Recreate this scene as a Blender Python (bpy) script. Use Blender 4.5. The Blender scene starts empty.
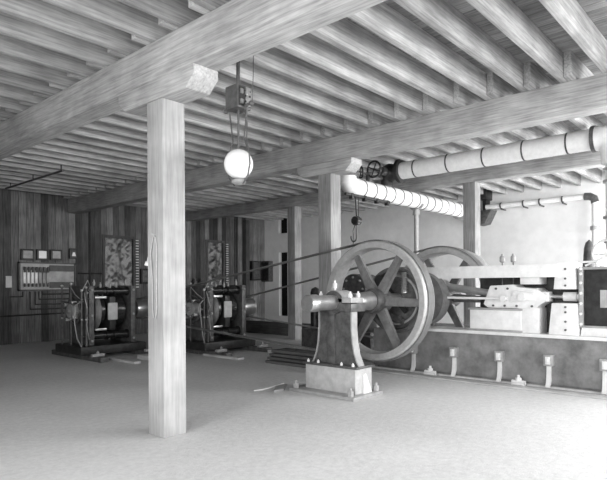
import bpy, bmesh, math, random
from mathutils import Vector, Matrix

random.seed(7)
SC = bpy.context.scene
COL = SC.collection
PI = math.pi

# ------------------------------------------------------------------ materials
MATS = {}

def _new(name):
    m = bpy.data.materials.new(name)
    m.use_nodes = True
    nt = m.node_tree
    b = nt.nodes['Principled BSDF']
    return m, nt, b

def _ramp(nt, fac, c0, c1, p0=0.3, p1=0.7):
    r = nt.nodes.new('ShaderNodeValToRGB')
    r.color_ramp.elements[0].position = p0
    r.color_ramp.elements[1].position = p1
    r.color_ramp.elements[0].color = (c0, c0, c0, 1)
    r.color_ramp.elements[1].color = (c1, c1, c1, 1)
    nt.links.new(fac, r.inputs[0])
    return r.outputs[0]

def _math(nt, op, a, b=None):
    n = nt.nodes.new('ShaderNodeMath'); n.operation = op
    for i, v in enumerate((a, b)):
        if v is None: continue
        if isinstance(v, (int, float)): n.inputs[i].default_value = v
        else: nt.links.new(v, n.inputs[i])
    return n.outputs[0]

def _mul(nt, a, b):
    n = nt.nodes.new('ShaderNodeMix'); n.data_type = 'RGBA'; n.blend_type = 'MULTIPLY'
    n.inputs[0].default_value = 1.0
    nt.links.new(a, n.inputs[6]); nt.links.new(b, n.inputs[7])
    return n.outputs[2]

def _noise(nt, vec, scale, detail=4, rough=0.55):
    n = nt.nodes.new('ShaderNodeTexNoise')
    n.inputs['Scale'].default_value = scale
    n.inputs['Detail'].default_value = detail
    n.inputs['Roughness'].default_value = rough
    nt.links.new(vec, n.inputs['Vector'])
    return n.outputs['Fac']

def _coords(nt, scale, shuffle=True):
    tc = nt.nodes.new('ShaderNodeTexCoord')
    v = tc.outputs['Object']
    if shuffle:
        oi = nt.nodes.new('ShaderNodeObjectInfo')
        k = _math(nt, 'MULTIPLY', oi.outputs['Random'], 37.0)
        a = nt.nodes.new('ShaderNodeVectorMath'); a.operation = 'ADD'
        nt.links.new(v, a.inputs[0]); nt.links.new(k, a.inputs[1])
        v = a.outputs[0]
    mp = nt.nodes.new('ShaderNodeMapping')
    mp.inputs['Scale'].default_value = scale
    nt.links.new(v, mp.inputs['Vector'])
    return v, mp.outputs[0]

def _bump(nt, b, h, strength, dist=0.01):
    n = nt.nodes.new('ShaderNodeBump')
    n.inputs['Strength'].default_value = strength
    n.inputs['Distance'].default_value = dist
    nt.links.new(h, n.inputs['Height'])
    nt.links.new(n.outputs[0], b.inputs['Normal'])

def wood(name, c0, c1, axis, vary=0.15, board=None, board_axis=0, rough=0.85, bvar=0.5):
    """timber with the grain along axis; board = width of the planks whose tones differ"""
    m, nt, b = _new(name)
    sc = [26, 26, 26]; sc['XYZ'.index(axis)] = 1.3
    raw, v = _coords(nt, sc, shuffle=board is None)
    if board:
        sep = nt.nodes.new('ShaderNodeSeparateXYZ'); nt.links.new(raw, sep.inputs[0])
        idx = _math(nt, 'FLOOR', _math(nt, 'DIVIDE', sep.outputs[board_axis], board))
        wn = nt.nodes.new('ShaderNodeTexWhiteNoise'); wn.noise_dimensions = '1D'
        nt.links.new(idx, wn.inputs['W'])
        off = nt.nodes.new('ShaderNodeVectorMath'); off.operation = 'MULTIPLY_ADD'
        nt.links.new(wn.outputs['Color'], off.inputs[0]); off.inputs[1].default_value = (31, 31, 31)
        nt.links.new(v, off.inputs[2]); v = off.outputs[0]
        tone = _ramp(nt, wn.outputs['Value'], 1 - bvar, 1 + bvar, 0, 1)
    else:
        oi = nt.nodes.new('ShaderNodeObjectInfo')
        tone = _ramp(nt, oi.outputs['Random'], 1 - vary, 1 + vary, 0, 1)
    g = _noise(nt, v, 1.6, 6, 0.6)
    col = _ramp(nt, g, c0, c1, 0.3, 0.7)
    patch = _noise(nt, raw, 1.7, 3)
    col = _mul(nt, col, _ramp(nt, patch, 0.78, 1.12, 0.35, 0.65))
    col = _mul(nt, col, tone)
    nt.links.new(col, b.inputs['Base Color'])
    b.inputs['Roughness'].default_value = rough
    b.inputs['Specular IOR Level'].default_value = 0.2
    _bump(nt, b, g, 0.35)
    return m

def mottle(name, c0, c1, scale=6, rough=0.6, metal=0.0, bump=0.1, spec=0.4, p0=0.35, p1=0.65, shuffle=True):
    m, nt, b = _new(name)
    raw, v = _coords(nt, (1, 1, 1), shuffle)
    g = _noise(nt, v, scale, 7, 0.65)
    nt.links.new(_ramp(nt, g, c0, c1, p0, p1), b.inputs['Base Color'])
    b.inputs['Roughness'].default_value = rough
    b.inputs['Metallic'].default_value = metal
    b.inputs['Specular IOR Level'].default_value = spec
    if bump: _bump(nt, b, g, bump)
    return m

M = {
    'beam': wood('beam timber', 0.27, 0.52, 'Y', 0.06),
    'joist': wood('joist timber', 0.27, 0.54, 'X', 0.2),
    'post': wood('post timber', 0.36, 0.52, 'Z', 0.06),
    'darkpost': wood('darker post timber', 0.2, 0.4, 'Z', 0.08),  # darker tone for every post but the nearest
    'corbel': wood('corbel timber', 0.3, 0.54, 'Y', 0.05),
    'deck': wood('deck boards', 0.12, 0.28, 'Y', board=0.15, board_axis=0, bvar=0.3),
    'wallwood': wood('wall boards', 0.08, 0.22, 'Z', board=0.21, board_axis=0, bvar=0.7),
    'plank': wood('plank', 0.42, 0.6, 'Y', 0.1),
    'darkwood': wood('dark wood', 0.08, 0.16, 'Y', 0.15),
    'trim': wood('window casing', 0.07, 0.13, 'Z', 0.1),
    'white_wall': mottle('whitewashed wall', 0.78, 0.86, 3, 0.9, bump=0.15, spec=0.1),
    'back_wall': mottle('back wall', 0.45, 0.55, 3, 0.9, spec=0.1),
    'concrete': mottle('foundation concrete', 0.13, 0.34, 2.6, 0.8, bump=0.3, spec=0.2, p0=0.3, p1=0.7),
    'iron': mottle('black iron', 0.02, 0.05, 8, 0.42, 0.3, 0.05),
    'castiron': mottle('grey cast iron', 0.07, 0.15, 9, 0.5, 0.3, 0.08),
    'painted': mottle('grey painted iron', 0.30, 0.40, 9, 0.5, 0.1, 0.05),
    'spoke': mottle('grey spoke iron', 0.14, 0.22, 9, 0.5, 0.2, 0.05),
    'pale_iron': mottle('pale painted iron', 0.40, 0.52, 9, 0.55, 0, 0.06),
    'rim': mottle('turned rim iron', 0.40, 0.50, 14, 0.42, 0.35, 0.04),
    'steel': mottle('bright steel', 0.50, 0.62, 12, 0.3, 0.85, 0.02),
    'engine_white': mottle('pale engine paint', 0.70, 0.82, 7, 0.5, 0, 0.04),
    'lag': mottle('white lagging', 0.74, 0.84, 10, 0.85, 0, 0.15, 0.1),
    'band': mottle('dark strap', 0.05, 0.09, 8, 0.6),
    'leather': mottle('belt leather', 0.13, 0.2, 6, 0.33, 0, 0.05, 0.7),
    'copper': mottle('wound coil', 0.05, 0.10, 20, 0.22, 0.8, 0.03),
    'marble': mottle('slate panel', 0.20, 0.34, 4, 0.35),
    'porcelain': mottle('porcelain', 0.7, 0.85, 4, 0.25),
    'paper': mottle('paper card', 0.55, 0.7, 4, 0.9),
    'cord': mottle('cord', 0.42, 0.55, 20, 0.9),
    'leaf': mottle('leaves', 0.28, 0.5, 3, 0.7, spec=0.2),
    'trench': mottle('shade-toned trench floor', 0.14, 0.26, 3, 0.6),  # darkness of the recess put into the shallow trench floor's colour
    'painted_dark': mottle('painted dark beyond', 0.02, 0.03, 3, 0.9, spec=0.05),  # near-black colour stands for the unlit space behind the wall openings
}

def floor_material():
    m, nt, b = _new('floor cement')
    raw, v = _coords(nt, (1, 1, 1), False)
    big = _noise(nt, v, 0.5, 5, 0.6)
    fine = _noise(nt, v, 13, 8, 0.75)
    col = _mul(nt, _ramp(nt, big, 0.62, 0.72, 0.3, 0.7), _ramp(nt, fine, 0.84, 1.1, 0.3, 0.7))
    nt.links.new(col, b.inputs['Base Color'])
    b.inputs['Roughness'].default_value = 0.75
    b.inputs['Specular IOR Level'].default_value = 0.25
    _bump(nt, b, fine, 0.5, 0.02)
    return m
M['floor'] = floor_material()

def globe_material():
    m, nt, b = _new('opal glass')
    b.inputs['Base Color'].default_value = (0.85, 0.85, 0.85, 1)
    b.inputs['Roughness'].default_value = 0.25
    b.inputs['Subsurface Weight'].default_value = 0.4
    b.inputs['Subsurface Radius'].default_value = (0.1, 0.1, 0.1)
    return m
M['opal'] = globe_material()

def glass_material():
    m, nt, b = _new('window glass')
    b.inputs['Base Color'].default_value = (0.9, 0.9, 0.9, 1)
    b.inputs['Roughness'].default_value = 0.22
    b.inputs['Transmission Weight'].default_value = 1.0
    b.inputs['IOR'].default_value = 1.12
    return m
M['glass'] = glass_material()

# ------------------------------------------------------------------ geometry helpers
class MB:
    def __init__(self): self.bm = bmesh.new()
    def _add(self, verts, faces):
        vs = [self.bm.verts.new(v) for v in verts]
        for f in faces:
            try: self.bm.faces.new([vs[i] for i in f])
            except ValueError: pass
        return vs
    def box(self, x0, x1, y0, y1, z0, z1, bev=0.0):
        r = bmesh.ops.create_cube(self.bm, size=1.0)
        for v in r['verts']:
            v.co = Vector(((x0 + x1) / 2 + v.co.x * (x1 - x0), (y0 + y1) / 2 + v.co.y * (y1 - y0), (z0 + z1) / 2 + v.co.z * (z1 - z0)))
        if bev:
            es = list({e for v in r['verts'] for e in v.link_edges})
            bmesh.ops.bevel(self.bm, geom=es, offset=bev, segments=2, profile=0.6, affect='EDGES')
        return self
    def prism(self, poly, axis, a0, a1, bev=0.0):
        """poly: 2-D outline in the two other axes (in x,y,z order); extruded along axis"""
        k = 'XYZ'.index(axis); n = len(poly)
        def P(q, a):
            c = list(q); c.insert(k, a); return c
        vs = self._add([P(q, a0) for q in poly] + [P(q, a1) for q in poly],
                  [tuple(range(n)), tuple(range(2 * n - 1, n - 1, -1))] + [(i, i + n, (i + 1) % n + n, (i + 1) % n) for i in range(n)])
        if bev:
            es = list({e for v in vs for e in v.link_edges})
            bmesh.ops.bevel(self.bm, geom=es, offset=bev, segments=2, profile=0.6, affect='EDGES')
        return self
    def lathe(self, prof, origin, axis, seg=40, closed=False):
        """prof: list of (along, radius) revolved about axis through origin"""
        o = Vector(origin); d = Vector(axis).normalized()
        u = d.orthogonal().normalized(); w = d.cross(u)
        rings = []
        for a, r in prof:
            if r < 1e-6: rings.append([self.bm.verts.new(o + d * a)])
            else: rings.append([self.bm.verts.new(o + d * a + (u * math.cos(t) + w * math.sin(t)) * r) for t in [2 * PI * i / seg for i in range(seg)]])
        pairs = list(zip(rings, rings[1:]))
        if closed: pairs.append((rings[-1], rings[0]))
        for A, B in pairs:
            for i in range(seg):
                j = (i + 1) % seg
                f = []
                if len(A) == 1 and len(B) == 1: break
                if len(A) == 1: f = [A[0], B[i], B[j]]
                elif len(B) == 1: f = [A[i], B[0], A[j]]
                else: f = [A[i], B[i], B[j], A[j]]
                try: self.bm.faces.new(f)
                except ValueError: pass
        return self
    def cyl(self, p0, p1, r0, r1=None, seg=20):
        p0 = Vector(p0); p1 = Vector(p1); r1 = r0 if r1 is None else r1
        L = (p1 - p0).length
        return self.lathe([(0, 0), (0, r0), (L, r1), (L, 0)], p0, p1 - p0, seg)
    def bar(self, p0, p1, w0, t0, side, w1=None, t1=None):
        """tapered rectangular bar; side = direction of the thickness"""
        p0 = Vector(p0); p1 = Vector(p1); d = (p1 - p0).normalized(); s = Vector(side).normalized(); q = d.cross(s).normalized()
        w1 = w0 if w1 is None else w1; t1 = t0 if t1 is None else t1
        vs = []
        for p, w, t in ((p0, w0, t0), (p1, w1, t1)):
            for a, b in ((-1, -1), (1, -1), (1, 1), (-1, 1)):
                vs.append(p + q * a * w / 2 + s * b * t / 2)
        v = self._add(vs, [(0, 1, 2, 3), (7, 6, 5, 4), (0, 4, 5, 1), (1, 5, 6, 2), (2, 6, 7, 3), (3, 7, 4, 0)])
        es = list({e for x in v for e in x.link_edges})
        bmesh.ops.bevel(self.bm, geom=es, offset=min(w1, t1) * 0.15, segments=2, affect='EDGES')
        return self
    def tube(self, pts, r, seg=10, closed=False):
        pts = [Vector(p) for p in pts]; n = len(pts); rings = []
        up = Vector((0.137, 0.31, 0.94)).normalized(); prev = None
        for i, p in enumerate(pts):
            a = pts[(i - 1) % n] if (closed or i > 0) else p
            b = pts[(i + 1) % n] if (closed or i < n - 1) else p
            d = (b - a).normalized()
            if prev is None: u = d.orthogonal().normalized()
            else: u = (prev - d * prev.dot(d)).normalized()
            prev = u; w = d.cross(u)
            rings.append([self.bm.verts.new(p + (u * math.cos(t) + w * math.sin(t)) * r) for t in [2 * PI * k / seg for k in range(seg)]])
        prs = list(zip(rings, rings[1:]))
        if closed: prs.append((rings[-1], rings[0]))
        for A, B in prs:
            for k in range(seg):
                j = (k + 1) % seg
                self.bm.faces.new([A[k], B[k], B[j], A[j]])
        if not closed:
            self.bm.faces.new(rings[0]); self.bm.faces.new(rings[-1])
        return self
    def ring(self, c, axis, R, r, seg=32, s2=10):
        c = Vector(c); d = Vector(axis).normalized(); u = d.orthogonal().normalized(); w = d.cross(u)
        return self.tube([c + (u * math.cos(2 * PI * i / seg) + w * math.sin(2 * PI * i / seg)) * R for i in range(seg)], r, s2, True)
    def sphere(self, c, r, sz=1.0, seg=28):
        res = bmesh.ops.create_uvsphere(self.bm, u_segments=seg, v_segments=seg // 2, radius=r)
        for v in res['verts']: v.co = Vector(c) + Vector((v.co.x, v.co.y, v.co.z * sz))
        return self
    def bolt(self, c, axis, r, h):
        """hexagon nut with a stud end"""
        c = Vector(c); d = Vector(axis).normalized()
        self.lathe([(0, 0), (0, r), (h * .65, r), (h * .65, r * .5), (h, r * .45), (h, 0)], c, d, 6)
        return self
    def build(self, name, mat, parent=None, loc=None, smooth=True):
        bm = self.bm
        bmesh.ops.recalc_face_normals(bm, faces=bm.faces[:])
        if parent is not None: o = world_loc(parent)
        elif loc is not None: o = Vector(loc)
        else:
            xs = [v.co for v in bm.verts]
            o = Vector(((min(c.x for c in xs) + max(c.x for c in xs)) / 2, (min(c.y for c in xs) + max(c.y for c in xs)) / 2, min(c.z for c in xs)))
        for v in bm.verts: v.co -= o
        me = bpy.data.meshes.new(name); bm.to_mesh(me); bm.free()
        if smooth:
            for p in me.polygons: p.use_smooth = True
            me.set_sharp_from_angle(angle=math.radians(35))
        me.materials.append(M[mat])
        ob = bpy.data.objects.new(name, me); COL.objects.link(ob)
        if parent is not None: ob.parent = parent
        else: ob.location = o
        return ob

def world_loc(o):
    v = Vector((0, 0, 0))
    while o is not None:
        v = v + o.location; o = o.parent
    return v

def tag(o, label, cat, group=None, kind=None):
    o['label'] = label; o['category'] = cat
    if group: o['group'] = group
    if kind: o['kind'] = kind
    return o

def thing(name, loc, label, cat, group=None):
    o = bpy.data.objects.new(name, None); COL.objects.link(o)
    o.empty_display_size = 0.2; o.location = loc
    return tag(o, label, cat, group)

def struct(o):
    o['kind'] = 'structure'; return o

def dup(root, loc, label):
    """a thing with copies of its parts and sub-parts"""
    r = root.copy(); COL.objects.link(r); r.location = loc; r['label'] = label
    for ch in list(root.children):
        c = ch.copy(); COL.objects.link(c); c.parent = r
        for g in list(ch.children):
            d = g.copy(); COL.objects.link(d); d.parent = c
    return r

ORD = ['first', 'second', 'third', 'fourth', 'fifth', 'sixth', 'seventh', 'eighth', 'ninth', 'tenth', 'eleventh', 'twelfth',
       'thirteenth', 'fourteenth', 'fifteenth', 'sixteenth', 'seventeenth', 'eighteenth', 'nineteenth', 'twentieth']
TENS = {20: 'twenty', 30: 'thirty', 40: 'forty'}
def ordinal(n):
    if n <= 20: return ORD[n - 1]
    t, u = divmod(n, 10)
    if u == 0: return {3: 'thirtieth', 4: 'fortieth'}[t]
    return TENS[t * 10] + '-' + ORD[u - 1]

# ------------------------------------------------------------------ camera
YAW = math.radians(41.64)
cam_d = bpy.data.cameras.new('camera'); cam = bpy.data.objects.new('camera', cam_d); COL.objects.link(cam)
cam_d.sensor_width = 36.0; cam_d.lens = 36.0 * 545 / 607; cam_d.shift_y = 45.0 / 607
cam.matrix_world = Matrix.Translation((0, 0, 1.65)) @ Matrix.Rotation(YAW - PI / 2, 4, 'Z') @ Matrix.Rotation(PI / 2, 4, 'X') @ Matrix.Rotation(math.radians(-0.3), 4, 'Z')
SC.camera = cam

def in_frame(p):
    """is a world point inside the photograph's frame (used to leave out what it cannot show)"""
    q = cam.matrix_world.inverted() @ Vector(p)
    if q.z > -0.3: return False
    x = 303.5 + 545 * q.x / -q.z; y = 285 - 545 * q.y / -q.z
    return 0 <= x <= 607 and 0 <= y <= 480

# ------------------------------------------------------------------ room shell
XW, YW = 16.2, 16.6          # right wall, far wall
X0, Y0 = -3.0, -2.6          # walls behind the camera
ZJ, ZD = 4.33, 4.65          # joist underside, deck underside

b = MB()
b.box(X0, 8.80, Y0, YW, -0.25, 0)
b.box(9.15, XW, Y0, YW, -0.25, 0)
b.box(8.80, 9.15, 6.9, YW, -0.25, 0)
struct(b.build('floor', 'floor', loc=(0, 0, 0), smooth=False))
b = MB().box(8.80, 9.15, Y0, 6.9, -0.25, -0.03)
struct(b.build('trim_1', 'trench', smooth=False))

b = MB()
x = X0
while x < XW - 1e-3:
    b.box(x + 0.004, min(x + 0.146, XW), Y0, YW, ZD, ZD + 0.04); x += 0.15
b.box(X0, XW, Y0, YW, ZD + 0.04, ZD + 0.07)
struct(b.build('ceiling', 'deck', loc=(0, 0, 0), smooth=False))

WIN = [(8.92, 9.98, 1.50, 3.25), (13.12, 13.92, 1.62, 3.33)]
b = MB()
w = 0.21; i = int(X0 / w) - 1
while i * w < XW:
    a, c = max(i * w, X0) + 0.004, min(i * w + w, XW) - 0.004
    if c > a:
        dy = random.uniform(0, 0.012)
        segs = [(a, c, 0, ZD)]
        for wx0, wx1, wz0, wz1 in WIN:
            out = []
            for (p, q, lo, hi) in segs:
                l, r = max(p, wx0), min(q, wx1)
                if l >= r: out.append((p, q, lo, hi)); continue
                if p < l: out.append((p, l, lo, hi))
                if r < q: out.append((r, q, lo, hi))
                out.append((l, r, lo, wz0)); out.append((l, r, wz1, hi))
            segs = out
        for (p, q, lo, hi) in segs:
            if q - p > 0.002: b.box(p, q, YW - dy, YW + 0.05, lo, hi)
    i += 1
for xa, xb, lo, hi in [(X0, 8.92, 0, ZD), (9.98, 13.12, 0, ZD), (13.92, XW, 0, ZD), (8.92, 9.98, 0, 1.5), (8.92, 9.98, 3.25, ZD), (13.12, 13.92, 0, 1.62), (13.12, 13.92, 3.33, ZD)]:
    b.box(xa, xb, YW + 0.05, YW + 0.09, lo, hi)
struct(b.build('wall_far', 'wallwood', loc=(0, 0, 0), smooth=False))

# white wall on the right, with a narrow dark doorway and a small opening above it
b = MB()
for ya, yb, lo, hi in [(Y0, -1.6, 0, ZD), (-1.6, 2.4, 0, 0.9), (-1.6, 2.4, 3.6, ZD), (2.4, 15.28, 0, ZD), (15.28, 15.76, 0, 0.38), (15.28, 15.76, 3.0, 3.78), (15.28, 15.76, 4.5, ZD), (15.76, YW, 0, ZD)]:
    b.box(XW, XW + 0.2, ya, yb, lo, hi)
struct(b.build('wall_right', 'white_wall', loc=(0, 0, 0), smooth=False))
b = MB().box(XW + 0.16, XW + 0.2, 15.26, 15.78, 0.36, 3.02)  # black panel painting the darkness through the doorway
struct(b.build('door_1', 'painted_dark', smooth=False))
b = MB().box(XW + 0.16, XW + 0.2, 15.26, 15.78, 3.76, 4.52)  # same painted darkness for the small opening above
struct(b.build('window_3', 'painted_dark', smooth=False))

# walls behind the camera with their open windows
b = MB()
xs = [(3.2, 5.4), (6.2, 8.4), (9.2, 11.4), (12.4, 15.4)]
px = X0
for a, c in xs:
    b.box(px, a, Y0 - 0.2, Y0, 0, ZD); b.box(a, c, Y0 - 0.2, Y0, 0, 0.9); b.box(a, c, Y0 - 0.2, Y0, 3.8, ZD); px = c
b.box(px, XW, Y0 - 0.2, Y0, 0, ZD)
struct(b.build('wall_back', 'back_wall', loc=(0, 0, 0), smooth=False))
b = MB()
py = Y0
for a, c in [(-1.8, 0.6), (1.6, 4.0)]:
    b.box(X0 - 0.2, X0, py, a, 0, ZD); b.box(X0 - 0.2, X0, a, c, 0, 0.9); b.box(X0 - 0.2, X0, a, c, 3.8, ZD); py = c
b.box(X0 - 0.2, X0, py, YW, 0, ZD)
struct(b.build('wall_left', 'back_wall', loc=(0, 0, 0), smooth=False))

# the two windows in the plank wall
for n, (wx0, wx1, wz0, wz1) in enumerate(WIN):
    e = bpy.data.objects.new('window_%d' % (n + 1), None); COL.objects.link(e)
    e.location = ((wx0 + wx1) / 2, YW, wz0); struct(e)
    b = MB()
    t = 0.07
    b.box(wx0 - t, wx0 + 0.02, YW - 0.05, YW + 0.06, wz0 - t, wz1 + t); b.box(wx1 - 0.02, wx1 + t, YW - 0.05, YW + 0.06, wz0 - t, wz1 + t)
    b.box(wx0, wx1, YW - 0.05, YW + 0.06, wz1 - 0.02, wz1 + t); b.box(wx0 - t, wx1 + t, YW - 0.09, YW + 0.06, wz0 - t, wz0 + 0.02)
    b.build('window_frame', 'trim', e)
    b = MB().box(wx0, wx1, YW + 0.03, YW + 0.036, wz0, wz1)
    b.build('pane', 'glass', e, smooth=False)

# leaves outside the windows
for wx0, wx1, nm in [(7.9, 11.2, 'leafy shrub growing outside the wider left window'), (12.6, 15.2, 'leafy shrub growing outside the narrow right window')]:
    b = MB()
    for k in range(1100):
        c = Vector((random.uniform(wx0, wx1), YW + random.uniform(0.9, 2.2), random.uniform(0.3, 3.9)))
        d = Vector((random.gauss(0, 1), random.gauss(0, 1), random.gauss(0, 1))).normalized()
        u = d.orthogonal().normalized(); w_ = d.cross(u); s = random.uniform(0.05, 0.13)
        vs = [b.bm.verts.new(c + u * s * p + w_ * s * q) for p, q in ((-1.3, 0), (-.2, .5), (1.3, 0), (-.2, -.5))]
        b.bm.faces.new(vs)
    for k in range(9):
        x_ = random.uniform(wx0, wx1); y_ = YW + random.uniform(1.1, 2.0)
        b.tube([(x_, y_, 0), (x_ + random.uniform(-.2, .2), y_, 1.6), (x_ + random.uniform(-.5, .5), y_, 3.6)], 0.02, 6)
    o = b.build('shrub', 'leaf'); tag(o, nm, 'shrub')

b = MB().box(6, 18, YW + 0.1, YW + 8, -0.25, -0.02)
struct(b.build('ground', 'floor', smooth=False))

# ------------------------------------------------------------------ posts, beams, corbels, joists
BX = [3.38, 7.73, 12.1]; BW = 0.30
POSTS = [(3.38, 5.03, 'pale square timber post standing nearest in the left foreground'),
         (7.73, 6.20, 'square timber post rising behind the near flywheel and bearing pedestal'),
         (12.1, 5.42, 'square timber post behind the far flywheel before the white wall'),
         (12.1, 11.10, 'far slim timber post left of the flywheel post, near the dark doorway')]
CORB = [(3.38, 4.46, 5.92, 'thick chamfered timber corbel on top of the nearest post'),
        (7.73, 5.72, 7.02, 'timber corbel on top of the post behind the near flywheel')]
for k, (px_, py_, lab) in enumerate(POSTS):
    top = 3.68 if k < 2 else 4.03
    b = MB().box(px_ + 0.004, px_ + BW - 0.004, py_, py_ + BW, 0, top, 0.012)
    o = b.build('timber_post', 'post' if k == 0 else 'darkpost'); tag(o, lab, 'post', 'square timber posts')
for (cx, ya, yb, lab) in CORB:
    b = MB().prism([(ya, 3.898), (ya, 3.80), (ya + 0.14, 3.68), (yb - 0.14, 3.68), (yb, 3.80), (yb, 3.898)], 'X', cx - 0.01, cx + BW + 0.01, 0.015)
    o = b.build('corbel', 'corbel'); tag(o, lab, 'corbel')
BL = ['heavy squared timber beam crossing the upper left over the nearest post',
      'long squared timber beam across the middle over the post behind the flywheel',
      'farthest timber beam, under the joists beside the white wall and lagged pipe']
for k, bx in enumerate(BX):
    lo = 3.90 if k < 2 else 4.03
    b = MB().box(bx, bx + BW, -1.2, YW - 0.02, lo, ZJ, 0.015)
    o = b.build('timber_beam', 'beam'); tag(o, BL[k], 'beam', 'timber beams carrying the joists')

BAYS = [(-2.9, 3.38 + BW + 0.22, -0.10, 'the bay nearest the camera'),
        (3.38 - 0.18, 7.73 + BW + 0.20, 0.0, 'the bay between the near and middle beams'),
        (7.73 - 0.2, 12.1 + BW + 0.25, -0.10, 'the bay between the middle and farthest beams'),
        (12.1 - 0.25, XW, 0.0, 'the bay beside the white wall')]
for (xa, xb, off, nm) in BAYS:
    JT = 0.075 if xa < 0 else 0.095
    mesh = None; n = 0
    for k in range(-4, 40):
        y = 1.66 + 0.512 * k + off
        if y < Y0 + 0.05 or y + JT > YW - 0.03: continue
        vis = any(in_frame((xa + (xb - xa) * t / 60, y, z)) for t in range(61) for z in (ZJ, ZD))
        if not vis: continue
        n += 1
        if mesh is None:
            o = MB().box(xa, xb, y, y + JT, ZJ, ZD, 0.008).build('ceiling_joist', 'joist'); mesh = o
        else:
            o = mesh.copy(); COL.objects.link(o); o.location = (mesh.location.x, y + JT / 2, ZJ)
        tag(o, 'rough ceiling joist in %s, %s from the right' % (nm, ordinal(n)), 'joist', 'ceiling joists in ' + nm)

# ------------------------------------------------------------------ arc lamp hanging beside the near beam
ax, ay = 4.0, 4.50
t = thing('arc_lamp', (ax, ay, 2.7), 'hanging arc lamp with white opal globe and box of works', 'lamp')
MB().cyl((ax, ay, 3.82), (ax, ay, ZJ), 0.022).build('hanger_rod', 'castiron', t)
h = MB().box(ax - 0.10, ax + 0.10, ay - 0.10, ay + 0.10, 3.57, 3.82, 0.01).build('mechanism_box', 'castiron', t)
MB().box(ax - 0.08, ax + 0.08, ay - 0.106, ay - 0.10, 3.59, 3.80).build('face_panel', 'iron', h)
b = MB()
for z in (3.62, 3.68, 3.74, 3.785): b.box(ax + 0.0, ax + 0.07, ay - 0.125, ay - 0.10, z - 0.02, z + 0.012)
b.cyl((ax + 0.035, ay - 0.112, 3.59), (ax + 0.035, ay - 0.112, 3.80), 0.014, seg=10)
for z in (3.64, 3.75): b.box(ax - 0.07, ax - 0.03, ay - 0.12, ay - 0.10, z - 0.03, z + 0.02)
b.build('coil', 'steel', h)
for s in (-1, 1):
    MB().cyl((ax, ay + s * 0.10, 3.60), (ax, ay + s * 0.21, 3.60), 0.015, seg=10).sphere((ax, ay + s * 0.21, 3.60), 0.028, seg=12).build('terminal', 'castiron', h)
b = MB()
for s in (-1, 1):
    b.tube([(ax, ay + s * 0.15, 3.60), (ax, ay + s * 0.12, 3.42), (ax, ay + s * 0.09, 3.24), (ax, ay + s * 0.17, 3.10), (ax, ay + s * 0.182, 2.96), (ax, ay + s * 0.15, 2.84), (ax, ay + s * 0.07, 2.755)], 0.009, 8)
b.cyl((ax, ay, 3.1), (ax, ay, 3.6), 0.012, seg=12)
b.build('lamp_frame', 'castiron', t)
MB().sphere((ax, ay, 2.98), 0.16, 1.02).build('globe', 'opal', t)
MB().lathe([(0, 0), (0, 0.045), (0.02, 0.08), (0.05, 0.07), (0.06, 0.0)], (ax, ay, 2.755), (0, 0, 1), 20).build('ash_pan', 'painted', t)
b = MB().tube([(ax + 0.02, ay - 0.2, 3.60), (ax + 0.02, ay - 0.22, 3.9), (ax + 0.03, ay - 0.22, ZJ + 0.1)], 0.006, 6)
b.tube([(ax, ay - 0.1, 3.58), (ax, ay - 0.14, 3.4), (ax, ay - 0.13, 3.2), (ax, ay - 0.17, 3.1)], 0.008, 6)
b.build('wire', 'castiron', t)

# ------------------------------------------------------------------ cord and lamp socket on the near post
pts = []
fx = 3.372
for k in range(40):
    a = k / 39.0
    pts.append((fx, 5.17 + 0.05 * math.sin(a * PI) + (0.03 if a < .5 else -0.02), 2.2 - 0.9 * math.sin(a * PI)))
b = MB().tube([(fx, 5.205, 2.18), (fx - .01, 5.24, 2.0), (fx, 5.22, 1.75), (fx, 5.215, 1.4), (fx, 5.2, 1.3), (fx, 5.16, 1.29), (fx, 5.135, 1.4), (fx, 5.14, 1.75), (fx, 5.13, 2.05), (fx, 5.15, 2.17), (fx - .012, 5.18, 2.2)], 0.007, 8, True)
b.cyl((3.39, 5.18, 2.205), (3.33, 5.18, 2.215), 0.008, seg=8)
o = b.build('hanging_cord', 'cord'); tag(o, 'loop of pale cord hung from a peg on the nearest post', 'cord')
t = thing('lamp_socket', (3.5, 5.36, 1.85), 'small pale lamp socket fixed to the left side of the nearest post', 'lamp socket')
MB().cyl((3.46, 5.325, 1.93), (3.46, 5.39, 1.93), 0.035, seg=14).build('mounting_base', 'porcelain', t)
MB().lathe([(0, 0), (0, .02), (.05, .024), (.06, .04), (.10, .05), (.10, 0)], (3.46, 5.41, 1.98), (0, 0.2, -1), 16).build('socket', 'porcelain', t)

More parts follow.
